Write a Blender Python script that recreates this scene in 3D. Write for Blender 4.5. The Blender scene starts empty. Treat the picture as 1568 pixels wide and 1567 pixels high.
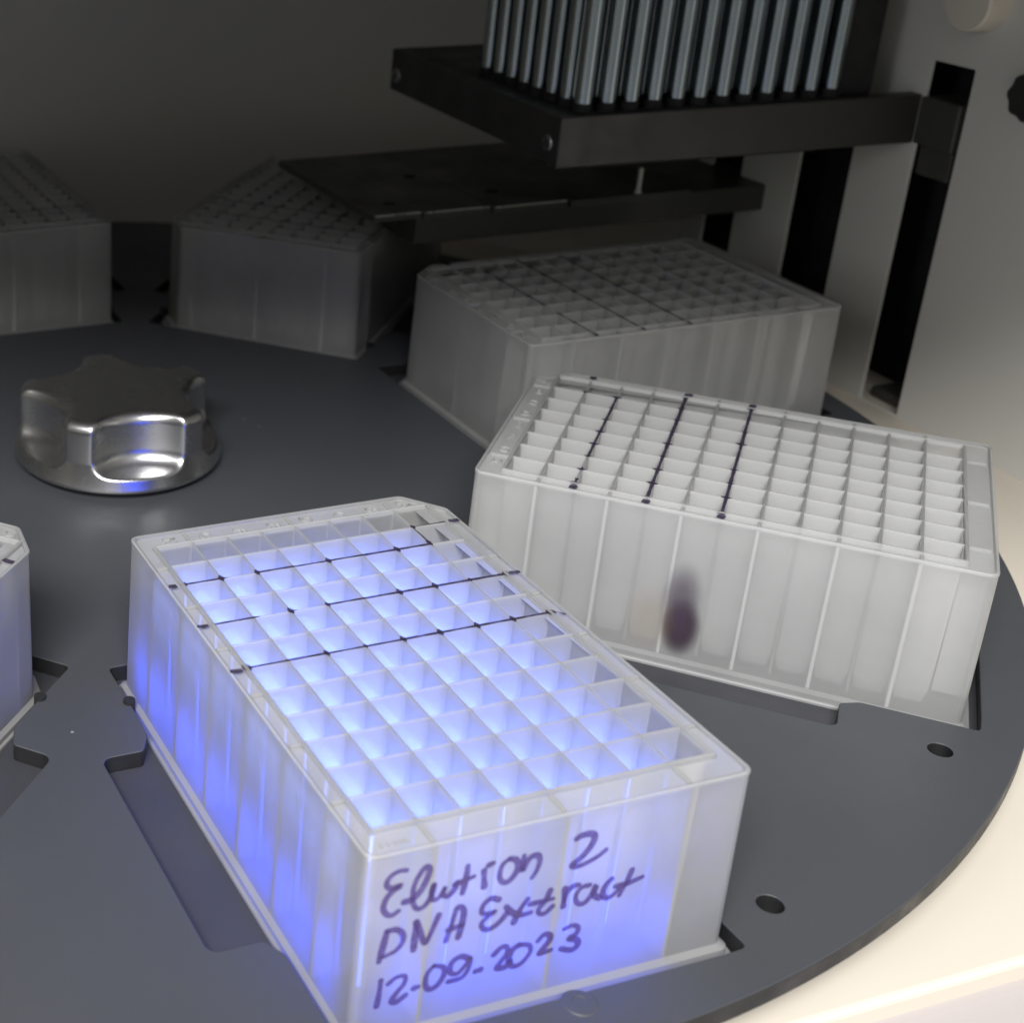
import bpy, bmesh, math, random
from mathutils import Vector, Matrix
from mathutils.geometry import tessellate_polygon

random.seed(7)
MM = 0.001
SC = bpy.context.scene
COL = SC.collection

# ------------------------------------------------------------------ camera
cam_d = bpy.data.cameras.new('camera')
cam = bpy.data.objects.new('camera', cam_d)
COL.objects.link(cam)
SC.camera = cam
RX = Vector((0.98619003, 0.16546951, 0.00700537))       # picture right
RY = Vector((0.07216217, -0.39124131, -0.91745455))     # picture down
RZ = Vector((-0.14906996, 0.90529005, -0.39777892))     # looking direction
m = Matrix((RX, -RY, -RZ)).transposed().to_4x4()
m.translation = Vector((67.434, -457.253, 223.319)) * MM
cam.matrix_world = m
cam_d.sensor_width = 36.0
cam_d.lens = 2398.4965 / 1568 * 36.0
cam_d.shift_x = (784.0 - 143.745) / 1568
cam_d.shift_y = (617.968 - 783.5) / 1568
cam_d.clip_start = 0.01
cam_d.clip_end = 20.0
cam_d.dof.use_dof = True
cam_d.dof.focus_distance = 0.375
cam_d.dof.aperture_fstop = 22.0

# ------------------------------------------------------------------ world, lamps, exposure
w = bpy.data.worlds.new('World')
SC.world = w
w.use_nodes = True
w.node_tree.nodes['Background'].inputs[0].default_value = (0.98, 1.0, 0.95, 1)
w.node_tree.nodes['Background'].inputs[1].default_value = 0.28

def area(name, loc, target, sx, sy, power, color):
    d = bpy.data.lights.new(name, 'AREA')
    d.shape = 'RECTANGLE'; d.size = sx; d.size_y = sy; d.energy = power; d.color = color
    o = bpy.data.objects.new(name, d); COL.objects.link(o)
    o.location = loc
    o.rotation_euler = (Vector(target) - Vector(loc)).to_track_quat('-Z', 'Y').to_euler()
    return o
area('room_ceiling_lamp', (0.0, -1.12, 0.98), (0.13, -0.12, 0.0), 0.7, 0.32, 39.0, (1.0, 0.985, 0.97))
area('room_side_lamp', (-0.75, -1.10, 0.55), (0.05, -0.05, 0.03), 0.3, 0.9, 5.0, (0.95, 0.97, 1.0))

SC.view_settings.view_transform = 'Standard'
SC.view_settings.look = 'None'
SC.view_settings.exposure = 0.0
SC.view_settings.gamma = 1.0
cy = SC.cycles
cy.max_bounces = 14; cy.diffuse_bounces = 7; cy.glossy_bounces = 4
cy.transmission_bounces = 8; cy.transparent_max_bounces = 24
cy.caustics_reflective = False; cy.caustics_refractive = False
cy.sample_clamp_indirect = 4.0
cy.use_denoising = True

# ------------------------------------------------------------------ frames of reference
TH0 = -1.08249348
RING = 184.2928
def station_angle(k): return TH0 + k * math.pi / 4
def st_matrix(k, off=(0, 0), rot=0.0):
    a = station_angle(k)
    c = Vector((math.cos(a), math.sin(a), 0)) * RING + Vector((off[0], off[1], 0))
    return Matrix.Translation(c * MM) @ Matrix.Rotation(a + rot, 4, 'Z')
A2 = station_angle(2)
R2 = Vector((math.cos(A2), math.sin(A2), 0)); T2 = Vector((-math.sin(A2), math.cos(A2), 0))
FRAME2 = Matrix.Rotation(A2, 4, 'Z')       # x = radial of station 2 (towards the slotted wall), y = along the wall

# ------------------------------------------------------------------ helpers
def newmesh(name, bm, mat, parent=None, mtx=None, smooth=False):
    me = bpy.data.meshes.new(name)
    bm.to_mesh(me); bm.free()
    me.transform(Matrix.Scale(MM, 4))
    if smooth:
        for p in me.polygons: p.use_smooth = True
    if mat: me.materials.append(mat)
    return link(name, me, parent, mtx)
def link(name, me, parent=None, mtx=None):
    o = bpy.data.objects.new(name, me)
    COL.objects.link(o)
    if parent: o.parent = parent
    if mtx is not None: o.matrix_local = mtx
    return o
def empty(name, mtx=None):
    o = bpy.data.objects.new(name, None); COL.objects.link(o)
    o.empty_display_size = 0.01
    if mtx is not None: o.matrix_local = mtx
    return o
def tag(o, label=None, cat=None, group=None, kind=None):
    if label: o['label'] = label
    if cat: o['category'] = cat
    if group: o['group'] = group
    if kind: o['kind'] = kind
    return o
def box(bm, x0, x1, y0, y1, z0, z1, bev=0.0, seg=2):
    r = bmesh.ops.create_cube(bm, size=1.0)
    vs = r['verts']
    for v in vs:
        v.co = Vector(((x0 + x1) / 2 + v.co.x * (x1 - x0), (y0 + y1) / 2 + v.co.y * (y1 - y0), (z0 + z1) / 2 + v.co.z * (z1 - z0)))
    if bev > 0:
        es = list({e for v in vs for e in v.link_edges})
        bmesh.ops.bevel(bm, geom=es, offset=bev, segments=seg, affect='EDGES', profile=0.5)
def cyl(bm, x, y, z0, z1, r, n=24, r2=None, caps=True):
    rr = bmesh.ops.create_cone(bm, cap_ends=caps, segments=n, radius1=r, radius2=r if r2 is None else r2, depth=z1 - z0)
    bmesh.ops.translate(bm, verts=rr['verts'], vec=(x, y, (z0 + z1) / 2))
    return rr['verts']
def lathe(bm, prof, n=48, c=(0, 0)):
    rings = []
    for r, z in prof:
        rings.append([bm.verts.new((c[0] + r * math.cos(2 * math.pi * i / n), c[1] + r * math.sin(2 * math.pi * i / n), z)) for i in range(n)])
    for a, b in zip(rings, rings[1:]):
        for i in range(n):
            bm.faces.new((a[i], a[(i + 1) % n], b[(i + 1) % n], b[i]))
    return rings
def rounded(pts, rad, n=5):
    """closed polygon with rounded corners; rad may be a list"""
    out = []
    N = len(pts)
    for i in range(N):
        p = Vector(pts[i]); a = Vector(pts[i - 1]); b = Vector(pts[(i + 1) % N])
        r = rad[i] if isinstance(rad, (list, tuple)) else rad
        d1 = (a - p).normalized(); d2 = (b - p).normalized()
        ang = d1.angle(d2)
        if r <= 0 or abs(ang - math.pi) < 1e-3:
            out.append(tuple(p)); continue
        t = min(r / math.tan(ang / 2), (a - p).length * 0.48, (b - p).length * 0.48)
        rr = t * math.tan(ang / 2)
        cc = p + (d1 + d2).normalized() * (rr / math.sin(ang / 2))
        s = p + d1 * t - cc; e = p + d2 * t - cc
        tot = s.angle_signed(e)
        for j in range(n + 1):
            v = Matrix.Rotation(-tot * j / n, 2) @ s
            out.append(tuple(cc + v))
    return out
def circle_pts(x, y, r, n=24):
    return [(x + r * math.cos(2 * math.pi * i / n), y + r * math.sin(2 * math.pi * i / n)) for i in range(n)]
def plate_curve(name, outer, holes, z_mid, half, bevel, mat, parent=None, mtx=None, smooth=False):
    """flat slab with real openings and softened edges, made as a filled curve and turned into a mesh"""
    cu = bpy.data.curves.new(name, 'CURVE')
    cu.dimensions = '2D'; cu.fill_mode = 'BOTH'
    cu.extrude = (half - bevel) * MM; cu.bevel_depth = bevel * MM; cu.bevel_resolution = 2
    cu.offset = -bevel * MM
    for pts in [outer] + holes:
        s = cu.splines.new('POLY'); s.points.add(len(pts) - 1); s.use_cyclic_u = True
        for q, p in zip(s.points, pts): q.co = (p[0] * MM, p[1] * MM, 0, 1)
    tmp = bpy.data.objects.new(name + '_tmp', cu); COL.objects.link(tmp)
    dg = bpy.context.evaluated_depsgraph_get()
    me = bpy.data.meshes.new_from_object(tmp.evaluated_get(dg))
    bpy.data.objects.remove(tmp); bpy.data.curves.remove(cu)
    me.name = name
    me.transform(Matrix.Translation((0, 0, z_mid * MM)))
    me.materials.clear(); me.materials.append(mat)
    for p in me.polygons: p.use_smooth = False
    return link(name, me, parent, mtx)

# ------------------------------------------------------------------ materials
def nodes(name):
    mt = bpy.data.materials.new(name); mt.use_nodes = True
    nt = mt.node_tree; b = nt.nodes['Principled BSDF']
    return mt, nt, b
def L(nt, a, b): nt.links.new(a, b)
def noise(nt, scale, detail=4.0, rough=0.55, coord='Object'):
    tc = nt.nodes.new('ShaderNodeTexCoord'); n = nt.nodes.new('ShaderNodeTexNoise')
    n.inputs['Scale'].default_value = scale; n.inputs['Detail'].default_value = detail; n.inputs['Roughness'].default_value = rough
    L(nt, tc.outputs[coord], n.inputs['Vector'])
    return n
def ramp(nt, src, a, ca, b, cb):
    r = nt.nodes.new('ShaderNodeValToRGB')
    r.color_ramp.elements[0].position = a; r.color_ramp.elements[0].color = ca
    r.color_ramp.elements[1].position = b; r.color_ramp.elements[1].color = cb
    L(nt, src, r.inputs[0]); return r
def g(v): return (v, v, v, 1)
def surf(name, col, rough, metal=0.0, var=0.12, nscale=60.0, bump=0.0, bscale=900.0, spec=0.5, rvar=0.12):
    mt, nt, b = nodes(name)
    n = noise(nt, nscale)
    lo = tuple(c * (1 - var) for c in col[:3]) + (1,); hi = tuple(min(1, c * (1 + var)) for c in col[:3]) + (1,)
    r = ramp(nt, n.outputs['Fac'], 0.3, lo, 0.7, hi)
    L(nt, r.outputs[0], b.inputs['Base Color'])
    n2 = noise(nt, nscale * 2.3)
    rr = ramp(nt, n2.outputs['Fac'], 0.3, g(max(0.02, rough - rvar)), 0.7, g(min(1, rough + rvar)))
    L(nt, rr.outputs[0], b.inputs['Roughness'])
    b.inputs['Metallic'].default_value = metal
    b.inputs['Specular IOR Level'].default_value = spec
    if bump > 0:
        n3 = noise(nt, bscale, 2.0); bp = nt.nodes.new('ShaderNodeBump')
        bp.inputs['Strength'].default_value = bump; bp.inputs['Distance'].default_value = 0.0002
        L(nt, n3.outputs['Fac'], bp.inputs['Height']); L(nt, bp.outputs[0], b.inputs['Normal'])
    return mt

def frosted(name, col, clear, trans, diff, rough=0.35, bump=0.15):
    """cloudy polypropylene sheet: part of the light passes straight, part is scattered through, part is scattered back"""
    mt = bpy.data.materials.new(name); mt.use_nodes = True
    nt = mt.node_tree; nt.nodes.clear()
    out = nt.nodes.new('ShaderNodeOutputMaterial')
    tr = nt.nodes.new('ShaderNodeBsdfTransparent'); tr.inputs[0].default_value = (1, 1, 1, 1)
    tl = nt.nodes.new('ShaderNodeBsdfTranslucent'); tl.inputs[0].default_value = col
    df = nt.nodes.new('ShaderNodeBsdfDiffuse'); df.inputs[0].default_value = col
    gl = nt.nodes.new('ShaderNodeBsdfGlossy'); gl.inputs['Roughness'].default_value = rough
    m1 = nt.nodes.new('ShaderNodeMixShader'); m1.inputs[0].default_value = diff / (diff + trans)
    L(nt, tl.outputs[0], m1.inputs[1]); L(nt, df.outputs[0], m1.inputs[2])
    m2 = nt.nodes.new('ShaderNodeMixShader')
    n = noise(nt, 45.0, 3.0)
    r = ramp(nt, n.outputs['Fac'], 0.3, g(max(0, clear - 0.04)), 0.7, g(clear + 0.04))
    L(nt, r.outputs[0], m2.inputs[0])
    L(nt, m1.outputs[0], m2.inputs[1]); L(nt, tr.outputs[0], m2.inputs[2])
    fr = nt.nodes.new('ShaderNodeFresnel'); fr.inputs[0].default_value = 1.35
    m3 = nt.nodes.new('ShaderNodeMixShader')
    L(nt, fr.outputs[0], m3.inputs[0]); L(nt, m2.outputs[0], m3.inputs[1]); L(nt, gl.outputs[0], m3.inputs[2])
    if bump > 0:
        n3 = noise(nt, 700.0, 2.0); bp = nt.nodes.new('ShaderNodeBump')
        bp.inputs['Strength'].default_value = bump; bp.inputs['Distance'].default_value = 0.00015
        L(nt, n3.outputs['Fac'], bp.inputs['Height'])
        for q in (df, gl, tl): L(nt, bp.outputs[0], q.inputs['Normal'])
    L(nt, m3.outputs[0], out.inputs[0])
    return mt
def ink(name, col, clear):
    mt = bpy.data.materials.new(name); mt.use_nodes = True
    nt = mt.node_tree; nt.nodes.clear()
    out = nt.nodes.new('ShaderNodeOutputMaterial')
    tr = nt.nodes.new('ShaderNodeBsdfTransparent'); tr.inputs[0].default_value = (0.62, 0.52, 0.72, 1)
    df = nt.nodes.new('ShaderNodeBsdfDiffuse'); df.inputs[0].default_value = col
    mx = nt.nodes.new('ShaderNodeMixShader')
    n = noise(nt, 420.0, 3.0)
    r = ramp(nt, n.outputs['Fac'], 0.35, g(max(0, clear - 0.22)), 0.65, g(min(1, clear + 0.2)))
    L(nt, r.outputs[0], mx.inputs[0]); L(nt, df.outputs[0], mx.inputs[1]); L(nt, tr.outputs[0], mx.inputs[2])
    L(nt, mx.outputs[0], out.inputs[0])
    return mt
def emit(name, col, strength):
    mt = bpy.data.materials.new(name); mt.use_nodes = True
    nt = mt.node_tree; nt.nodes.clear()
    out = nt.nodes.new('ShaderNodeOutputMaterial'); e = nt.nodes.new('ShaderNodeEmission')
    e.inputs[0].default_value = col; e.inputs[1].default_value = strength
    L(nt, e.outputs[0], out.inputs[0]); return mt

M_HOUSE = surf('cream_housing', (0.575, 0.57, 0.53), 0.55, var=0.015, nscale=9, bump=0.08, bscale=1400)
M_FLOOR = surf('cream_base', (0.62, 0.57, 0.49), 0.5, var=0.012, nscale=8, bump=0.05)
M_SILL = surf('pale_sill', (0.42, 0.385, 0.38), 0.5, var=0.012, nscale=8)
M_BLACK = surf('black_void', (0.008, 0.008, 0.009), 0.8, var=0.2)
M_DISC = surf('anthracite_disc', (0.050, 0.053, 0.060), 0.5, var=0.03, nscale=14, bump=0.12, bscale=2500, spec=0.45, rvar=0.06)
def specks(mt, scale=85.0, size=0.035):
    nt = mt.node_tree; b = nt.nodes['Principled BSDF']
    src = b.inputs['Base Color'].links[0].from_socket
    tc = nt.nodes.new('ShaderNodeTexCoord'); v = nt.nodes.new('ShaderNodeTexVoronoi'); v.inputs['Scale'].default_value = scale
    L(nt, tc.outputs['Object'], v.inputs['Vector'])
    n = noise(nt, 23.0, 2.0)
    lt = nt.nodes.new('ShaderNodeMath'); lt.operation = 'LESS_THAN'; lt.inputs[1].default_value = size
    L(nt, v.outputs['Distance'], lt.inputs[0])
    gt = nt.nodes.new('ShaderNodeMath'); gt.operation = 'GREATER_THAN'; gt.inputs[1].default_value = 0.56
    L(nt, n.outputs['Fac'], gt.inputs[0])
    mu = nt.nodes.new('ShaderNodeMath'); mu.operation = 'MULTIPLY'; L(nt, lt.outputs[0], mu.inputs[0]); L(nt, gt.outputs[0], mu.inputs[1])
    mx = nt.nodes.new('ShaderNodeMixRGB'); L(nt, mu.outputs[0], mx.inputs[0]); L(nt, src, mx.inputs[1]); mx.inputs[2].default_value = (0.22, 0.22, 0.22, 1)
    L(nt, mx.outputs[0], b.inputs['Base Color'])
specks(M_DISC)
M_PFLOOR = surf('anthracite_pocket', (0.036, 0.037, 0.043), 0.55, var=0.04, nscale=20, bump=0.15, bscale=2500)
M_FRAME = surf('black_anodised', (0.024, 0.023, 0.022), 0.45, var=0.08, nscale=30)
M_GREY = surf('dark_grey_metal', (0.05, 0.05, 0.043), 0.45, var=0.12, nscale=22)
M_EDGE = surf('bright_edge', (0.5, 0.5, 0.45), 0.35, metal=0.8)
M_ROD = surf('zinc_rod', (0.29, 0.33, 0.35), 0.20, metal=1.0, var=0.12, nscale=35, rvar=0.05)
M_SCREW = surf('steel_screw', (0.45, 0.46, 0.46), 0.3, metal=1.0)
M_ALU = surf('satin_aluminium', (0.60, 0.60, 0.60), 0.27, metal=1.0, var=0.02, nscale=50, bump=0.0, rvar=0.01)
M_PP = frosted('cloudy_polypropylene', (0.96, 0.965, 0.955, 1), 0.45, 0.66, 0.34)
M_DECK = frosted('cloudy_polypropylene_deck', (0.95, 0.96, 0.955, 1), 0.42, 0.6, 0.4)
M_PPW = frosted('cloudy_polypropylene_well', (0.98, 0.985, 0.98, 1), 0.52, 0.72, 0.28)
M_PPE = frosted('cloudy_polypropylene_edge', (0.97, 0.975, 0.97, 1), 0.50, 0.65, 0.35)
M_INK = ink('marker_ink', (0.035, 0.03, 0.045, 1), 0.24)
M_RIB = frosted('cloudy_polypropylene_rib', (0.98, 0.985, 0.98, 1), 0.12, 0.6, 0.4, 0.4, 0.0)
M_WRITE = ink('marker_writing_ink', (0.10, 0.075, 0.20, 1), 0.42)
M_GLOW = emit('blue_emitter_block', (0.02, 0.07, 1.0, 1), 8.0)
M_GLOW2 = emit('blue_emitter_sheet', (0.12, 0.21, 1.0, 1), 10.0)
M_GLOW3 = emit('blue_emitter_sheet_dim', (0.12, 0.21, 1.0, 1), 3.2)
M_CUT_SHADE = surf('disc_cut_edge_shade', (0.012, 0.012, 0.013), 0.5, var=0.1)

# ------------------------------------------------------------------ the instrument's housing (frame of station 2)
WALL_R = 300.0
FLOOR_Z = -12.0
# base: floor around the turntable
def mk_floor():
    outer = [(-430, -257), (330, -257), (330, 300), (-430, 300)]
    hole = circle_pts(0, 0, 236, 96)
    o = plate_curve('floor', outer, [hole], FLOOR_Z - 4, 4, 1.5, M_FLOOR, None, FRAME2)
    return tag(o, 'cream instrument base around the turntable', None, None, 'structure')
mk_floor()
bm = bmesh.new(); box(bm, -430, 330, -262, 300, FLOOR_Z - 40, FLOOR_Z - 30)
tag(newmesh('underfloor', bm, M_BLACK, None, FRAME2), 'dark space under the turntable', None, None, 'structure')
bm = bmesh.new()
prof = [(-252, FLOOR_Z - 5), (-259, FLOOR_Z - 5.2), (-420, FLOOR_Z - 30), (-424, FLOOR_Z - 60)]
vs = [[bm.verts.new((x, y, z)) for x in (-430, 330)] for y, z in prof]
for a, b in zip(vs, vs[1:]): bm.faces.new((a[0], b[0], b[1], a[1]))
tag(newmesh('front_sill', bm, M_SILL, None, FRAME2), 'pale sloping sill in front of the cream base', None, None, 'structure')

house = empty('instrument_housing', FRAME2)
tag(house, 'cream instrument housing with black vertical slots in its right wall', 'housing')
# flat slotted wall: built lying down in (y, z) and stood up at x = WALL_R
WM = Matrix.Translation((WALL_R * MM, 0, 0)) @ Matrix(((0, 0, 1, 0), (1, 0, 0, 0), (0, 1, 0, 0), (0, 0, 0, 1)))
SL1 = [(79, 20.5), (97, 20.5), (97, 235), (79, 235)]
SL2 = [(22.5, 20), (48.5, 20), (48.5, 235), (22.5, 235)]
SL3 = [(-23.5, -11.4), (-5.0, -11.4), (-5.0, 117.5), (-23.5, 117.5)]
wall_o = [(-430, FLOOR_Z - 4), (110, FLOOR_Z - 4), (110, 262), (-430, 262)]
plate_curve('slotted_wall', wall_o, [rounded(s, 0.6, 2) for s in (SL1, SL2, SL3)], 0.7, 0.7, 0.2, M_HOUSE, house, WM)
# the dark inside behind the slots
bm = bmesh.new(); box(bm, WALL_R + 26, WALL_R + 28, -60, 130, -30, 262)
box(bm, WALL_R + 5, WALL_R + 26, -60, -58, -30, 262); box(bm, WALL_R + 5, WALL_R + 26, 128, 130, -30, 262)
newmesh('slot_backing', bm, M_BLACK, house)
bm = bmesh.new(); box(bm, WALL_R + 6, WALL_R + 20, -24.5, -4, -11.6, -7.5, 0.6)
newmesh('slot_end_stop', bm, M_GREY, house)
# curved corner and back wall; unseen left wall added to block light
bm = bmesh.new()
path = [(300, 110)]
for i in range(1, 25):
    a = math.pi / 2 * i / 24
    path.append((130 + 170 * math.cos(a), 110 + 170 * math.sin(a)))
path += [(-330 + 60, 280)]
for i in range(1, 13):
    a = math.pi / 2 + math.pi / 2 * i / 12
    path.append((-270 + 60 * math.cos(a), 220 + 60 * math.sin(a)))
path += [(-330, -250)]
lv = [FLOOR_Z - 4, FLOOR_Z + 60, 120, 262]
rows = [[bm.verts.new((x, y, z)) for z in lv] for x, y in path]
for a, b in zip(rows, rows[1:]):
    for i in range(len(lv) - 1): bm.faces.new((a[i], b[i], b[i + 1], a[i + 1]))
newmesh('back_wall', bm, M_HOUSE, house, None, True)
# unseen cover added to darken the back; front edge placed for its shadow
W2L = Matrix.Rotation(-A2, 3, 'Z')
def toF2(x, y): q = W2L @ Vector((x, y, 0)); return (q.x, q.y)
COVER_Y = -266
cov = [toF2(-520, COVER_Y), toF2(620, COVER_Y), toF2(620, 250), toF2(200, 480), toF2(-520, 420)]
plate_curve('added_shade_cover', cov, [], 265, 3, 1.0, M_HOUSE, house)
# round boss and dark thumb screw on the wall
bm = bmesh.new()
WX = Matrix.Rotation(math.pi / 2, 4, 'Y')
def wall_lathe(name, prof, y, z, mat, parent, n=40):
    b = bmesh.new(); rg = lathe(b, prof, n)
    b.faces.new(rg[-1])
    mt = Matrix.Translation((WALL_R * MM, y * MM, z * MM)) @ Matrix.Rotation(-math.pi / 2, 4, 'Y')
    return newmesh(name, b, mat, parent, mt, False)
bm.free()
wall_lathe('round_boss', [(9.6, -1), (9.4, 8.5), (8.8, 9.4), (0.1, 9.6)], -22.5, 140.0, M_FLOOR, house)
def thumb():
    t = empty('wall_thumb_screw', FRAME2 @ Matrix.Translation((WALL_R * MM, -50.5 * MM, 114 * MM)) @ Matrix.Rotation(-math.pi / 2, 4, 'Y'))
    tag(t, 'dark round thumb screw on the cream wall right of the longest slot', 'screw')
    b = bmesh.new()
    n = 48
    rings = []
    for z, s in ((-0.5, 0.9), (0, 0.97), (1, 1.0), (4, 1.0), (5.4, 0.95), (6, 0.82)):
        rings.append([b.verts.new(((8.0 + 0.45 * math.cos(8 * 2 * math.pi * i / n)) * s * math.cos(2 * math.pi * i / n), (8.0 + 0.45 * math.cos(8 * 2 * math.pi * i / n)) * s * math.sin(2 * math.pi * i / n), z)) for i in range(n)])
    for a, c in zip(rings, rings[1:]):
        for i in range(n): b.faces.new((a[i], a[(i + 1) % n], c[(i + 1) % n], c[i]))
    b.faces.new(rings[-1])
    newmesh('grip', b, M_FRAME, t)
thumb()

# ------------------------------------------------------------------ turntable
turn = empty('turntable')
tag(turn, 'round anthracite turntable with eight rectangular plate pockets', 'turntable')
DISC_TOP = 4.5
def to_world(k, pts):
    a = station_angle(k); c, s = math.cos(a), math.sin(a)
    return [((RING + u) * c - v * s, (RING + u) * s + v * c) for u, v in pts]
pocket = [(-66.5, -43.5), (-50, -43.5), (-37, -43.8), (-31, -47.0), (-31, -57.4), (34.5, -57.4), (34.5, -46.0), (39, -43.4), (59, -43.4),
          (65.3, -43.6), (65.6, -38), (65.6, 38), (65.3, 43.6), (59, 43.4),
          (39, 43.4), (34.5, 46.0), (34.5, 57.4), (-31, 57.4), (-31, 47.0), (-37, 43.8), (-50, 43.5), (-66.5, 43.5)]
prad = [1.5, 0, 3, 1.5, 2.5, 2.5, 1.5, 3, 0, 1.5, 0, 0, 1.5, 0, 3, 1.5, 2.5, 2.5, 1.5, 3, 0, 1.5]
pk = rounded(pocket, prad, 4)
holes = []
for k in range(8):
    holes.append(to_world(k, pk))
    am = station_angle(k) + math.pi / 8
    for s in (-1, 1):
        a = am + s * math.radians(9.35)
        holes.append(circle_pts(247.5 * math.cos(a), 247.5 * math.sin(a), 2.75, 20))
disc = plate_curve('disc', circle_pts(0, 0, 262.8, 256), holes, 1.75 + 0.5, 2.25, 0.3, M_DISC, turn)
disc.data.materials.append(M_CUT_SHADE)      # shade on the upright cut edges, put in as near-black colour
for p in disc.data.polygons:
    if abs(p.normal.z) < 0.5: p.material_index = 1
bm = bmesh.new()
rg = lathe(bm, [(0.5, 0.0), (262.0 - 3, 0.0), (262.0 - 3, -4.0), (30, -4.5), (0.5, -4.5)], 128)
newmesh('pocket_floor', bm, M_PFLOOR, turn)
bm = bmesh.new(); rg = lathe(bm, [(20, -4), (20, 3), (31.0, 4.2), (31.0, 6.6), (10, 6.8)], 64)
newmesh('hub_collar', bm, M_BLACK, turn)
# small nubs that hold the plates at their inner corners
nub = None
for k in range(8):
    for s in (-1, 1):
        u, v = to_world(k, [(-50.5, s * 43.6)])[0]
        if nub is None:
            bm = bmesh.new(); cyl(bm, 0, 0, 0.02, 5.4, 1.5, 14)
            o = newmesh('locating_pin', bm, M_BLACK, turn); nub = o.data
        else:
            o = link('locating_pin', nub, turn)
        o.location = (u * MM, v * MM, 0)
# countersunk screw near the rim
bm = bmesh.new(); lathe(bm, [(3.4, 0.0), (3.2, 0.18), (1.7, 0.25), (1.6, 0.08), (0.1, 0.06)], 24)
newmesh('rim_screw', bm, M_DISC, turn, Matrix.Translation((121.5 * MM, -221.0 * MM, DISC_TOP * MM)))

# ------------------------------------------------------------------ star knob
def knob():
    t = empty('star_knob', Matrix.Translation((0, 0, 6.8 * MM)))
    tag(t, 'five lobed satin aluminium star knob on the centre of the dark turntable', 'knob')
    H = 22.0
    n = 360
    rings = []
    zs = [0.0, 0.35, 0.8] + [1.2 + (H - 1.2) * i / 76 for i in range(77)]
    a0 = math.radians(40)
    for z in zs:
        # outer body: flared foot that rises into a straight star body
        if z < 1.0: Rb = 33.6 - (1 - z) ** 2 * 0.6
        else:
            q = min(1.0, (z - 1.0) / 7.5); Rb = 33.6 - 2.0 * q ** 0.85
        ins = 0.0
        re = 3.6
        if z > H - re:
            tt = (z - (H - re)) / re; ins = re * (1 - math.sqrt(max(0, 1 - tt * tt)))
        ring = []
        for i in range(n):
            ph = 2 * math.pi * i / n
            d = (ph - a0 - math.pi / 5) % (2 * math.pi / 5)
            if d > math.pi / 5: d -= 2 * math.pi / 5      # angle from the nearest scoop's middle
            D, rs0 = 43.0, 20.8
            z0 = 5.0; f = 5.5
            zz = (z - z0) / f
            rs = rs0 if zz >= 1 else (rs0 * 0.0 if zz <= 0 else (rs0 - f) + f * math.sqrt(max(0.0, 1 - (1 - zz) ** 2)))
            if z > H - re: rs = rs0 + ins * 0.0
            disc_ = rs * rs - (D * math.sin(d)) ** 2
            rsc = 99.0
            if rs > 0 and disc_ > 0: rsc = D * math.cos(d) - math.sqrt(disc_)
            kk = 1.3
            h = max(0.0, min(1.0, 0.5 + 0.5 * (rsc - Rb) / kk))
            r = rsc * (1 - h) + Rb * h - kk * h * (1 - h)
            if rsc > 90: r = Rb
            r -= ins
            ring.append((r * math.cos(ph), r * math.sin(ph), z))
        rings.append(ring)
    b = bmesh.new()
    vr = [[b.verts.new(p) for p in ring] for ring in rings]
    for s, zc in ((0.97, H), (0.6, H + 0.02), (0.2, H + 0.03)):
        vr.append([b.verts.new((p[0] * s, p[1] * s, zc)) for p in rings[-1]])
    for p, q in zip(vr, vr[1:]):
        for i in range(n): b.faces.new((p[i], p[(i + 1) % n], q[(i + 1) % n], q[i]))
    b.faces.new(vr[-1])
    for _ in range(2):
        bmesh.ops.smooth_vert(b, verts=b.verts, factor=0.5, use_axis_x=True, use_axis_y=True, use_axis_z=True)
    newmesh('knob_body', b, M_ALU, t, None, True)
knob()

# ------------------------------------------------------------------ deep well plates
PH = 44.0
WALLTOP = 44.0
def body_outline(hx, hy, ch=8.0):
    return rounded([(-hx, -hy), (hx, -hy), (hx, hy), (-hx + ch + 1.5, hy), (-hx, hy - ch)], [2.0, 2.0, 2.0, 2.5, 2.5], 4)
def loft(bm, loops, closed=True):
    vr = [[bm.verts.new(p) for p in l] for l in loops]
    n = len(vr[0])
    for a, b in zip(vr, vr[1:]):
        for i in range(n): bm.faces.new((a[i], a[(i + 1) % n], b[(i + 1) % n], b[i]))
    return vr
def ol(hx, hy, z, ch=8.0): return [(x, y, z) for x, y in body_outline(hx, hy, ch)]

# shared meshes (built once, in millimetres)
def share(name, bm, mat, smooth=False):
    me = bpy.data.meshes.new(name); bm.to_mesh(me); bm.free(); me.transform(Matrix.Scale(MM, 4))
    if smooth:
        for p in me.polygons: p.use_smooth = True
    me.materials.append(mat); return me
b = bmesh.new()
loft(b, [ol(62.9, 42.1, 0.3), ol(62.8, 42.0, 2.4), ol(61.6, 40.9, 3.2), ol(61.2, 40.4, 43.2), ol(60.8, 40.0, 44.0)])
ME_SKIRT = share('skirt', b, M_PP)
b = bmesh.new()      # foot rim: a doubled edge that stands proud of the skirt
loft(b, [ol(63.7, 42.8, 0.2), ol(63.7, 42.8, 0.9), ol(63.5, 42.6, 1.1), ol(62.9, 42.1, 1.15), ol(62.9, 42.1, 0.2)])
ME_FOOT = share('foot_rim', b, M_PPE)
b = bmesh.new()      # rim lip round the top
loft(b, [ol(61.3, 40.5, 43.3), ol(61.3, 40.5, 44.0), ol(61.1, 40.3, 44.15), ol(60.7, 39.9, 44.15), ol(60.5, 39.7, 44.0), ol(60.5, 39.7, 43.3)])
ME_LIP = share('rim_lip', b, M_PPE)
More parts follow.
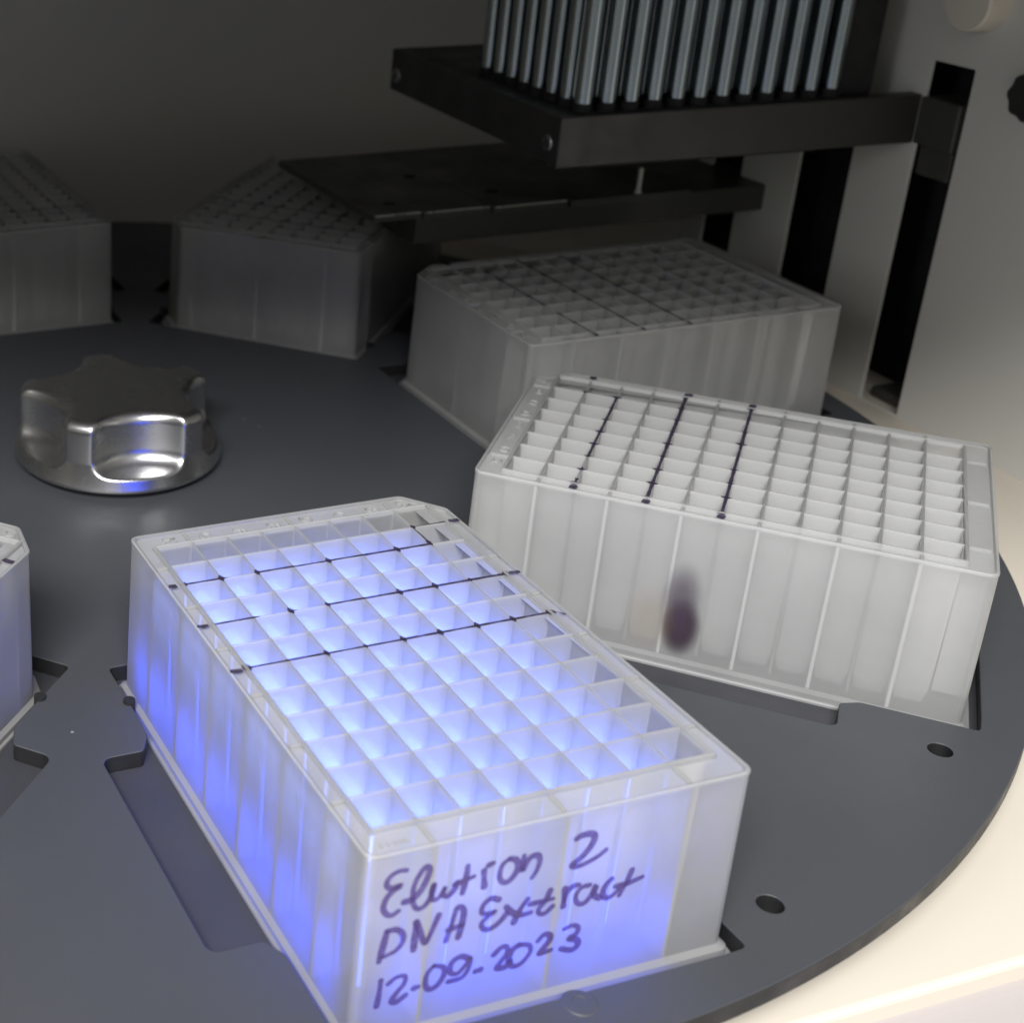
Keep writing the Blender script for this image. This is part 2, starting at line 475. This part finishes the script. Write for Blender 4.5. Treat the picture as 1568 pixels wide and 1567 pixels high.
# top deck sheet with 96 openings, and the raised border and grid
def rect_ring(bm, x0, x1, y0, y1, z0, z1):
    box(bm, x0, x1, y0, y1, z0, z1)
b = bmesh.new()
dk = body_outline(60.6, 39.8)
# deck as four trapezoid-ish strips between rim and grid border
inner = [(-54.9, -36.9), (54.9, -36.9), (54.9, 36.9), (-54.9, 36.9)]
polys = [[Vector((x, y, 0)) for x, y in dk], [Vector((x, y, 0)) for x, y in inner]]
flat = [v for l in polys for v in l]
vv = [b.verts.new((v.x, v.y, 43.3)) for v in flat]
for t in tessellate_polygon(polys): 
    try: b.faces.new([vv[i] for i in t])
    except ValueError: pass
ME_DECK = share('top_deck', b, M_DECK)
b = bmesh.new()      # raised border around the wells
for x0, x1, y0, y1 in ((-54.9, 54.9, -36.9, -36.1), (-54.9, 54.9, 36.1, 36.9), (-54.9, -54.1, -36.1, 36.1), (54.1, 54.9, -36.1, 36.1)):
    box(b, x0, x1, y0, y1, 43.0, 44.5, 0.15, 1)
ME_BORDER = share('well_border', b, M_PPE)
def grid_wall(length, bridge):
    b = bmesh.new(); box(b, -length / 2, length / 2, -0.3, 0.3, 2.0, 44.2, 0.12, 1); return b
ME_WALLU = share('well_divider', grid_wall(108.2, 0), M_PPE)
ME_WALLV = share('well_divider_short', grid_wall(72.2, 0), M_PPE)
b = bmesh.new()      # a single well: square tube, slightly tapered, with a rounded pyramid foot
def sq(h, r, z, n=3):
    return [(x, y, z) for x, y in rounded([(-h, -h), (h, -h), (h, h), (-h, h)], r, n)]
vr = loft(b, [sq(4.3, 0.45, 43.9), sq(4.2, 0.5, 30), sq(4.05, 0.6, 7), sq(3.6, 1.3, 3.6), sq(2.4, 1.3, 2.0), sq(0.8, 0.6, 1.5)])
b.faces.new(vr[-1])
ME_WELL = share('well', b, M_PPW, False)
def rib_mesh(inner, foot, top):
    b = bmesh.new(); vs = bmesh.ops.create_cube(b, size=1.0)['verts']
    for v in vs:
        hi = v.co.z > 0
        v.co = Vector((v.co.x * 0.8, (top if hi else foot) if v.co.y > 0 else inner, 43.1 if hi else 3.3))
    return share('rib', b, M_RIB)
ME_RIB = rib_mesh(36.6, 40.78, 40.29)
ME_RIBS = rib_mesh(54.8, 61.48, 61.09)
b = bmesh.new(); box(b, -0.4, 0.4, -1.3, 1.3, 43.2, 44.0, 0.1, 1)
ME_BRIDGE = share('deck_bridge', b, M_PPE)
LETTER_ME = {}
for ch in 'ABCDEFGH':
    cu = bpy.data.curves.new('raised_letter', 'FONT')
    cu.body = ch; cu.size = 4.3 * MM; cu.extrude = 0.25 * MM; cu.bevel_depth = 0.08 * MM; cu.align_x = 'CENTER'; cu.align_y = 'CENTER'
    tmp = bpy.data.objects.new('tmp', cu); COL.objects.link(tmp)
    me = bpy.data.meshes.new_from_object(tmp.evaluated_get(bpy.context.evaluated_depsgraph_get()))
    bpy.data.objects.remove(tmp); bpy.data.curves.remove(cu)
    me.name = 'raised_letter'; me.materials.clear(); me.materials.append(M_PPE)
    LETTER_ME[ch] = me

def ribbon(bm, pts, wfun, n_up, h0, dz, cap=True, sub=6, smooth=True):
    """pts: 3D points on a plane with normal n_up; a flat stroke of varying width"""
    P = [Vector(p) for p in pts]
    if smooth and len(P) > 2:
        Q = []
        for i in range(len(P) - 1):
            p0 = P[max(0, i - 1)]; p1 = P[i]; p2 = P[i + 1]; p3 = P[min(len(P) - 1, i + 2)]
            for j in range(sub):
                t = j / sub
                Q.append(0.5 * ((2 * p1) + (p2 - p0) * t + (2 * p0 - 5 * p1 + 4 * p2 - p3) * t * t + (3 * p1 - p0 - 3 * p2 + p3) * t ** 3))
        Q.append(P[-1]); P = Q
    else:
        Q = []
        for a, c in zip(P, P[1:]):
            for j in range(sub): Q.append(a.lerp(c, j / sub))
        Q.append(P[-1]); P = Q
    n = len(P); prev = None; first = last = None
    for i, p in enumerate(P):
        d = (P[min(n - 1, i + 1)] - P[max(0, i - 1)])
        if d.length < 1e-6: d = Vector((1, 0, 0))
        s = d.normalized().cross(n_up)
        wdt = wfun(i / (n - 1)) / 2
        up = n_up * (h0 + dz * i / n)
        a = bm.verts.new(p + s * wdt + up); c = bm.verts.new(p - s * wdt + up)
        if prev: bm.faces.new((prev[0], a, c, prev[1]))
        else: first = (p, d.normalized(), wdt, up, a, c)
        prev = (a, c); last = (p, d.normalized(), wdt, up, a, c)
    if cap:
        for (p, d, wdt, up, a, c), sg in ((first, -1), (last, 1)):
            s = d.cross(n_up)
            arc = [bm.verts.new(p + up + s * wdt * math.cos(math.pi * j / 6) + d * sg * wdt * math.sin(math.pi * j / 6)) for j in range(1, 6)]
            bm.faces.new([a] + arc + [c])
UP = Vector((0, 0, 1))
def marker_line(u, v0, v1, rng, gaps=(), wd=0.75, zt=44.24):
    """an ink line drawn along the top of a well wall, with a blot where it meets each crossing wall"""
    b = bmesh.new()
    v = v0; seg = []
    edges = [v0] + [x for x in (-36, -27, -18, -9, 0, 9, 18, 27, 36) if v0 < x < v1] + [v1]
    for a, c in zip(edges, edges[1:]):
        if any(ga <= (a + c) / 2 <= gb for ga, gb in gaps):
            ribbon(b, [(u, a, zt), (u, a + 1.6, zt)], lambda t: wd * (1 - 0.8 * t), UP, 0.012, 0)
            continue
        k = rng.uniform(0.75, 1.1)
        du = rng.uniform(-0.06, 0.06)
        ribbon(b, [(u + du, a, zt), (u + du, c, zt)], lambda t, k=k: wd * k * (1 + 0.12 * math.sin(9 * t)), UP, 0.012, 0.002)
    for x in edges[1:-1] + [v0, v1]:
        if rng.random() < 0.85:
            s = rng.uniform(0.55, 1.2)
            ribbon(b, [(u - s * 1.3, x + rng.uniform(-.15, .15), zt), (u + s * 1.1, x + rng.uniform(-.15, .15), zt)], lambda t, s=s: 0.35 + 1.1 * s * math.sin(math.pi * min(1, max(0, t))), UP, 0.02, 0.003, True, 6, False)
    return b
def rim_dash(u, v0, v1, wd=1.5, z=44.0):
    b = bmesh.new()
    ribbon(b, [(u - 0.25, v0, z), (u + 0.1, (v0 + v1) / 2, z), (u, v1, z)], lambda t: wd * (0.8 + 0.3 * math.sin(math.pi * t)), UP, 0.28, 0.004, False)
    return b

def make_plate(k, label, seed, lines=(), off=(0, 0), rot=0.0, rows=range(8), cols=range(12)):
    rng = random.Random(seed)
    root = empty('deep_well_plate', st_matrix(k, off, rot))
    tag(root, label, 'well plate', 'deep well plates standing in the turntable pockets')
    link('skirt', ME_SKIRT, root); link('foot_rim', ME_FOOT, root); link('rim_lip', ME_LIP, root)
    link('top_deck', ME_DECK, root); link('well_border', ME_BORDER, root)
    for i in range(1, 12):
        o = link('well_divider', ME_WALLV, root); o.matrix_local = Matrix.Translation(((-54 + 9 * i) * MM, 0, 0)) @ Matrix.Rotation(math.pi / 2, 4, 'Z')
    for j in range(1, 8):
        o = link('well_divider', ME_WALLU, root); o.location = (0, (-36 + 9 * j) * MM, -0.03 * MM)
    for i in cols:
        for j in rows:
            o = link('well', ME_WELL, root); o.location = ((-49.5 + 9 * i) * MM, (31.5 - 9 * j) * MM, 0)
    for u in (-45, -27, -9, 9, 27, 45):
        for s in (-1, 1):
            o = link('rib', ME_RIB, root); o.matrix_local = Matrix.Translation((u * MM, 0, 0)) @ Matrix.Rotation(0 if s > 0 else math.pi, 4, 'Z')
            o = link('deck_bridge', ME_BRIDGE, root); o.location = (u * MM, s * 38.15 * MM, 0)
    for v in (-27, 0, 27):
        for s in (-1, 1):
            o = link('rib', ME_RIBS, root); o.matrix_local = Matrix.Translation((0, v * MM, 0)) @ Matrix.Rotation(-s * math.pi / 2, 4, 'Z')
            o = link('deck_bridge', ME_BRIDGE, root); o.matrix_local = Matrix.Translation((s * 57.5 * MM, v * MM, 0)) @ Matrix.Rotation(math.pi / 2, 4, 'Z') @ Matrix.Scale(1.9, 4, (0, 1, 0))
    for j, ch in enumerate('ABCDEFGH'):
        if j not in rows: continue
        o = link('raised_letter', LETTER_ME[ch], root)
        o.matrix_local = Matrix.Translation((-57.5 * MM, (31.5 - 9 * j) * MM, 43.45 * MM))
    for bmk in lines:
        newmesh('marker_line', bmk, M_INK, root)
    return root

def path_line(pts, wd=0.7):
    b = bmesh.new()
    ribbon(b, [(x, y, 44.24) for x, y in pts], lambda t: wd * (0.8 + 0.35 * math.sin(7 * t + 1)), UP, 0.016, 0.003, True, 6, False)
    return b
def blots(b, pts, s=0.9):
    for x, y in pts:
        ribbon(b, [(x - 1.1 * s, y - 0.1, 44.24), (x + 1.1 * s, y + 0.15, 44.24)], lambda t: 0.3 + 1.2 * s * math.sin(math.pi * t), UP, 0.026, 0.003, True, 6, False)
    return b
r = random.Random(3)
# front plate, glowing blue
P0L = [marker_line(-36, -36.6, 27, r, gaps=((-24, -21),)), blots(path_line([(-36, 27), (-40.5, 27.1), (-45, 27), (-45, 31.5), (-45, 36.4)], 0.45), [(-45, 27.2), (-37, 27)], 0.8),
       rim_dash(-45, 37.2, 39.9), rim_dash(-36, -39.9, -38.0),
       marker_line(-18, -36.6, 36.6, r, gaps=((-24, -12),)), rim_dash(-18, -40.2, -37.6, 1.2), rim_dash(-18, 37.4, 40.0, 1.2),
       marker_line(0, -36.6, 37.0, r), path_line([(0, 36.6), (0.4, 38.0), (1.6, 38.9)], 0.6), rim_dash(0.4, -40.3, -37.6, 1.4)]
front = make_plate(0, 'deep well plate in front lit blue from inside with handwriting on its short side', 11, P0L)
# handwriting on the short outer side (plane of the skirt)
L1 = [[(-32.5, 39.7), (-34.0, 39.9), (-35.7, 39.1), (-36.3, 37.6), (-35.4, 36.5), (-33.4, 36.6), (-35.0, 35.7), (-36.2, 34.2), (-36.5, 32.2), (-35.6, 30.7), (-34.5, 30.4), (-33.4, 31.0)], [(-32.4, 32.7), (-30.7, 32.9), (-29.1, 34.7), (-28.1, 37.3), (-27.9, 38.8), (-28.7, 39.5), (-29.8, 38.1), (-30.7, 35.9), (-30.8, 33.1), (-30.2, 31.1), (-29.2, 30.3), (-28.0, 30.9), (-27.0, 32.7), (-26.7, 34.9)], [(-26.7, 34.9), (-27.0, 33.1), (-26.5, 31.6), (-25.3, 31.9), (-24.2, 34.0), (-24.7, 32.5), (-23.6, 31.7), (-22.5, 32.7), (-21.9, 34.2)], [(-20.1, 37.5), (-20.2, 34.8), (-20.6, 31.6)], [(-22.4, 34.0), (-20.6, 34.3), (-18.6, 34.8)], [(-16.6, 35.5), (-16.2, 31.9)], [(-15.8, 36.5), (-14.9, 36.8)], [(-11.5, 36.9), (-12.9, 35.8), (-13.2, 33.4), (-12.4, 31.9), (-11.1, 31.8), (-9.9, 33.2), (-9.5, 34.9), (-10.2, 36.4), (-11.5, 36.9)], [(-8.5, 36.8), (-8.5, 33.3), (-7.7, 35.3), (-6.8, 36.2), (-5.6, 36.2), (-5.0, 34.9), (-5.4, 32.7), (-6.2, 31.3)], [(2.4, 37.9), (3.6, 38.4), (5.6, 38.2), (6.3, 37.1), (5.6, 35.2), (4.0, 33.3), (2.2, 32.1), (2.9, 31.4), (5.0, 31.6), (7.6, 32.6), (9.2, 33.7)]]
L2 = [[(-35.3, 26.9), (-35.9, 23.3), (-36.4, 20.3)], [(-35.3, 26.9), (-33.4, 26.8), (-32.0, 25.4), (-31.9, 23.7), (-33.0, 22.1), (-34.8, 21.4), (-35.9, 21.2)], [(-29.5, 27.4), (-29.5, 24.5), (-29.5, 21.1)], [(-29.5, 27.4), (-28.3, 24.5), (-27.2, 21.9), (-26.0, 24.8), (-25.0, 27.8)], [(-22.9, 21.3), (-22.1, 24.9), (-21.3, 28.5), (-19.9, 27.6), (-19.9, 24.7), (-20.4, 21.5)], [(-22.6, 23.8), (-19.8, 24.2)], [(-12.7, 28.0), (-14.3, 28.7), (-15.7, 27.8), (-16.1, 26.2), (-15.2, 25.4), (-13.1, 25.4), (-14.9, 24.4), (-15.8, 23.2), (-15.0, 21.8), (-13.4, 21.7), (-11.7, 22.9), (-10.7, 24.3)], [(-10.9, 25.9), (-9.5, 24.2), (-7.4, 23.1), (-5.4, 23.1)], [(-6.5, 26.4), (-7.8, 24.4), (-8.8, 21.8)], [(-1.8, 27.2), (-2.5, 25.1), (-3.6, 23.7), (-3.7, 22.6), (-2.4, 22.0), (-0.8, 23.3)], [(-5.8, 25.1), (-3.4, 25.1), (-0.9, 25.1)], [(1.4, 26.8), (1.6, 22.6)], [(1.6, 23.6), (1.9, 25.8), (3.2, 26.9), (4.4, 26.9)], [(6.8, 26.2), (5.1, 26.1), (4.1, 24.6), (4.5, 22.8), (5.9, 22.1), (7.3, 23.3), (8.3, 25.8), (8.1, 23.7), (9.5, 22.5)], [(11.6, 26.4), (10.4, 25.1), (10.1, 23.2), (11.3, 22.0), (12.8, 22.7), (14.0, 24.1)], [(15.9, 27.4), (15.1, 24.7), (13.9, 22.0)], [(12.7, 24.4), (15.3, 24.4), (18.5, 25.1)]]
L3 = [[(-35.6, 15.8), (-35.7, 13.1), (-36.0, 9.9)], [(-34.0, 14.5), (-32.4, 15.6), (-30.7, 15.4), (-30.7, 13.7), (-32.0, 12.0), (-33.0, 10.3), (-32.0, 9.7), (-30.2, 10.8)], [(-28.6, 11.9), (-27.7, 12.0)], [(-24.8, 16.1), (-26.1, 14.5), (-26.2, 12.0), (-25.3, 10.7), (-23.7, 11.2), (-22.5, 13.3), (-22.8, 15.2), (-24.8, 16.1)], [(-17.5, 15.7), (-19.3, 16.7), (-21.1, 15.7), (-21.2, 13.5), (-19.6, 12.8), (-18.1, 14.4), (-17.2, 15.8), (-17.4, 13.3), (-18.7, 11.5), (-21.4, 11.4)], [(-15.7, 12.2), (-14.8, 12.3)], [(-12.2, 15.1), (-10.8, 16.4), (-9.6, 16.2), (-9.4, 14.7), (-10.7, 12.7), (-11.2, 11.6), (-9.4, 11.4), (-8.6, 12.5)], [(-6.9, 15.9), (-8.3, 15.1), (-8.8, 13.0), (-7.8, 11.1), (-5.9, 11.3), (-4.3, 13.5), (-4.8, 15.3), (-6.9, 15.9)], [(-2.9, 15.7), (-1.7, 16.9), (-0.4, 16.4), (-0.4, 15.0), (-1.8, 13.2), (-2.1, 12.5), (0.3, 12.7)], [(2.7, 17.0), (4.4, 17.4), (5.7, 16.6), (5.5, 15.1), (4.0, 14.4), (5.8, 13.6), (6.2, 12.2), (4.9, 11.4), (2.5, 12.4)]]
def skirt_u(z): return 61.6 + (61.2 - 61.6) * (z - 3.2) / 40.0
def writing(strokes, seed):
    b = bmesh.new(); rg = random.Random(seed)
    h = 0.03
    for s in strokes:
        wb = rg.uniform(1.25, 1.5)
        ph = rg.uniform(0, 6)
        ribbon(b, [(skirt_u(z), v, z) for v, z in s], lambda t, wb=wb, ph=ph: wb * (0.92 + 0.14 * math.sin(5 * t + ph)), Vector((1, 0, 0)), h, 0.02, True, 5)
        h += 0.004
    return b
for s, sd in ((L1, 1), (L2, 2), (L3, 3)):
    newmesh('handwriting_line', writing(s, sd), M_WRITE, front)
b = bmesh.new()
for i, v in enumerate((-36.6, -35.2, -33.8, -32.6, -31.6)):
    box(b, 57.6, 58.5, v, v + 0.7, 43.3, 43.55)
newmesh('moulded_mark', b, M_PPE, front)
# blue emitters added inside the wells; the true source is unseen
led = empty('added_blue_emitters', st_matrix(0))
tag(led, 'added blue emitters inside the wells of the front plate', 'added emitter')
b = bmesh.new(); box(b, -46, 56, -36, 27, 0.05, 1.0)
newmesh('added_black_board', b, M_BLACK, led)  # added board, gives no light itself
def glow_block(name, top, mat):
    b = bmesh.new(); vr = loft(b, [sq(3.3, 1.2, 3.8), sq(3.75, 0.9, 7.2), sq(3.95, 0.6, top)])
    b.faces.new(vr[0]); b.faces.new(vr[-1])
    return share(name, b, mat)
ME_S1 = glow_block('added_glow_block', 18.0, M_GLOW); ME_S2 = glow_block('added_glow_block', 25.0, M_GLOW)
b = bmesh.new(); vr = loft(b, [sq(4.0, 0.6, 36.0), sq(4.0, 0.6, 36.4)]); b.faces.new(vr[0]); b.faces.new(vr[-1])
ME_SURF = share('added_glow_sheet', b, M_GLOW2)
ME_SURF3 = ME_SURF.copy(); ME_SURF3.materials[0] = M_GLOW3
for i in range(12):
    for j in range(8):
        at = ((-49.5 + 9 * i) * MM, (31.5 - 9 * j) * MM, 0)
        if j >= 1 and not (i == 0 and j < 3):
            o = link('added_glow_block', ME_S2 if 1 <= i <= 10 and 2 <= j <= 6 else ME_S1, led); o.location = at
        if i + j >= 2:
            o = link('added_glow_sheet', ME_SURF if i >= 1 and j >= 1 else ME_SURF3, led); o.location = at

# plate on the right
P1L = [marker_line(-36, -36.6, 27, r, gaps=((-32, -21),), wd=0.85), blots(path_line([(-36, 27), (-40.5, 27.1), (-45, 27)], 0.4), [(-45, 27.0), (-36.5, 27)], 0.8),
       rim_dash(-36, -40.0, -37.6, 1.9), rim_dash(-45, 38.0, 40.0, 1.9), blots(path_line([(-36, -36.4), (-36, -33.5)], 0.9), [(-36, -36.5)], 1.1),
       marker_line(-18, -36.6, 36.6, r, wd=0.95), rim_dash(-18, -40.0, -37.6, 1.9), rim_dash(-17.6, 37.2, 39.6, 2.2),
       marker_line(0, -36.6, 36.6, r, wd=0.95), rim_dash(0, -40.0, -37.6, 1.9), rim_dash(0, 37.2, 39.6, 1.9)]
right = make_plate(1, 'white deep well plate on the right with a dark purple smudge inside its long side', 12, P1L)
def residue(name, u, z, su, sz, dens, col, out_y=0.0):
    """bead smear clinging behind the long side's skirt: dark in its middle, thinning out towards its outline"""
    mt = bpy.data.materials.new(name); mt.use_nodes = True
    nt = mt.node_tree; nt.nodes.clear()
    out = nt.nodes.new('ShaderNodeOutputMaterial')
    df = nt.nodes.new('ShaderNodeBsdfDiffuse'); df.inputs[0].default_value = col
    tr = nt.nodes.new('ShaderNodeBsdfTransparent')
    mx = nt.nodes.new('ShaderNodeMixShader')
    tc = nt.nodes.new('ShaderNodeTexCoord'); mp = nt.nodes.new('ShaderNodeMapping'); ln = nt.nodes.new('ShaderNodeVectorMath'); ln.operation = 'LENGTH'
    mp.inputs['Scale'].default_value = (1 / (su * MM), 0, 1 / (sz * MM))
    L(nt, tc.outputs['Object'], mp.inputs[0]); L(nt, mp.outputs[0], ln.inputs[0])
    rp = nt.nodes.new('ShaderNodeMapRange'); rp.interpolation_type = 'SMOOTHSTEP'
    rp.inputs['From Min'].default_value = 0.15; rp.inputs['From Max'].default_value = 1.0
    rp.inputs['To Min'].default_value = dens; rp.inputs['To Max'].default_value = 0.0
    L(nt, ln.outputs['Value'], rp.inputs['Value']); L(nt, rp.outputs[0], mx.inputs[0])
    L(nt, tr.outputs[0], mx.inputs[1]); L(nt, df.outputs[0], mx.inputs[2]); L(nt, mx.outputs[0], out.inputs[0])
    b = bmesh.new()
    bmesh.ops.create_uvsphere(b, u_segments=32, v_segments=20, radius=1.0)
    for q in b.verts: q.co = Vector((q.co.x * su, q.co.y * 0.08, q.co.z * sz))
    newmesh(name, b, mt, right, Matrix.Translation((u * MM, (-41.0 - out_y) * MM, z * MM)))
residue('bead_residue', -4.6, 12.3, 5.6, 9.6, 0.85, (0.05, 0.035, 0.05, 1))
residue('bead_smear', -5.4, 20.0, 5.8, 13.0, 0.34, (0.08, 0.06, 0.09, 1), 0.35)
residue('faint_residue', -12.5, 13.0, 8.0, 11.0, 0.10, (0.35, 0.27, 0.16, 1), 0.7)

P2L = [marker_line(-36, -36.6, 27, r, gaps=((-14, -12),)), blots(path_line([(-36, 27), (-45, 27)], 0.4), [(-45, 27.0)], 0.8), rim_dash(-36, -39.8, -37.4, 1.2), rim_dash(-45, 37.6, 40, 1.9),
       marker_line(-18, -36.6, 36.6, r), rim_dash(-18, -39.8, -37.4, 1.2), marker_line(0, -36.6, 36.6, r), rim_dash(0, -39.8, -37.4, 1.2)]
make_plate(2, 'shaded deep well plate under the rod head with three marker lines across its top', 13, P2L, off=(1.0, -0.8))
make_plate(3, 'dim deep well plate at the back, its far end under the dark metal carriage', 14, [marker_line(-36, -36.6, 27, r), marker_line(-18, -36.6, 36.6, r)])
make_plate(4, 'dim deep well plate at the back left, cut by the left picture edge', 15, [marker_line(-36, -36.6, 27, r)])
make_plate(-1, 'grey white deep well plate at the left picture edge with one chamfered corner', 16, [rim_dash(-45, 37.0, 40.0, 1.6), marker_line(-36, 0, 27, r)], rows=range(4), cols=range(6))

# ------------------------------------------------------------------ magnetic rod head over the turntable (frame of station 2, tilted a little)
HD = FRAME2 @ Matrix.Translation((RING * MM, 0, 0)) @ Matrix.Translation((-29 * MM, 2.3 * MM, 0)) @ Matrix.Rotation(math.radians(-2.3), 4, 'Z')
head = empty('rod_head', HD)
tag(head, 'black rod head frame with rows of shiny vertical metal rods above the plates', 'rod head')
FZ0, FZ1 = 87.5, 105.0
b = bmesh.new(); box(b, 0, 147, 0, 5.5, FZ0, FZ1, 0.5)
newmesh('front_bar', b, M_FRAME, head)
b = bmesh.new(); box(b, 0.3, 128, 5.6, 126, FZ0 + 1.0, FZ1 - 0.15, 0.5)
newmesh('frame_block', b, M_FRAME, head)
b = bmesh.new(); box(b, 16, 112, 9, 70, FZ0 - 3.2, FZ0 + 0.9, 0.6)
newmesh('lower_plate', b, M_BLACK, head)
b = bmesh.new(); box(b, 144.5, 164, -18.2, -0.2, FZ0 + 0.2, FZ1 - 0.3, 0.6); box(b, 146, 162, -18.0, -3.0, 77, FZ0 + 0.1, 0.6)
newmesh('arm_bracket', b, M_GREY, head)
def side_screw(y, z):
    b = bmesh.new(); rg = lathe(b, [(2.9, 0), (2.9, 0.5), (2.6, 0.8), (1.6, 0.8), (1.5, -0.6), (0.05, -0.6)], 24)
    o = newmesh('side_screw', b, M_SCREW, head, Matrix.Translation((0.25 * MM, y * MM, z * MM)) @ Matrix.Rotation(-math.pi / 2, 4, 'Y'))
side_screw(6.5, 95.0); side_screw(120.0, 95.0)
b = bmesh.new(); lathe(b, [(2.95, 101.5), (2.95, 230)], 28)
ME_ROD = share('rod', b, M_ROD, True)
for i in range(12):
    for j in range(8):
        o = link('rod', ME_ROD, head); o.location = ((11.8 + 9 * i) * MM, (6.8 + 9 * j) * MM, 0)
b = bmesh.new(); lathe(b, [(3.1, 104.0), (3.1, 107.0), (2.97, 108)], 20)  # black sleeve painting the frame's shade onto the rod feet
ME_ROD_SHADE = share('rod_foot_shade', b, M_BLACK, True)
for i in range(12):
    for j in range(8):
        o = link('rod_foot_shade', ME_ROD_SHADE, head); o.location = ((11.8 + 9 * i) * MM, (6.8 + 9 * j) * MM, 0)
b = bmesh.new(); box(b, -2, 140, -4, 84, 230, 246, 1.0)
newmesh('head_block', b, M_FRAME, head)
b = bmesh.new(); box(b, 112.5, 128, 6, 40, FZ1, 240, 0.8)
newmesh('lift_column', b, M_BLACK, head)

# ------------------------------------------------------------------ lower carriage behind the head
car = empty('lower_carriage', FRAME2)
tag(car, 'dark flat metal carriage with thin bright front edge behind the rod head', 'carriage')
cu0 = RING - 62.5
bounds = [(0, 20.0), (20.5, 49.0), (49.5, 82), (82.6, 137)]
for x0, x1 in bounds:
    b = bmesh.new(); box(b, cu0 + x0, cu0 + x1, 62.5 - x0 * 0.05, 147, 54.2, 57.0, 0.2)
    newmesh('carriage_panel', b, M_GREY, car)
for x0, x1 in bounds[:3]:
    b = bmesh.new(); box(b, cu0 + x0 + 0.6, cu0 + x1 - 0.6, 62.3 - x0 * 0.05, 62.5 - x0 * 0.05, 56.5, 57.05, 0.0)
    newmesh('edge_strip', b, M_EDGE, car)
b = bmesh.new(); box(b, cu0 + 19.0, WALL_R + 6, 64.0, 140, 43.6, 54.1, 0.4)
newmesh('carriage_body', b, M_GREY, car)
for x, y in ((13, 75), (60, 79), (40, 108)):
    b = bmesh.new(); cyl(b, cu0 + x, y, 56.8, 57.25, 2.6, 20); newmesh('carriage_bolt', b, M_BLACK, car)
peg = empty('guide_peg', FRAME2 @ Matrix.Translation(((cu0 + 114) * MM, 60.5 * MM, 0)))
tag(peg, 'thin pale upright peg at the right end of the dark carriage', 'peg')
b = bmesh.new(); cyl(b, 0, 0, 57.0, 67.0, 0.9, 14); cyl(b, 0, 0, 54.0, 57.6, 1.5, 14)
newmesh('peg_pin', b, M_HOUSE, peg)
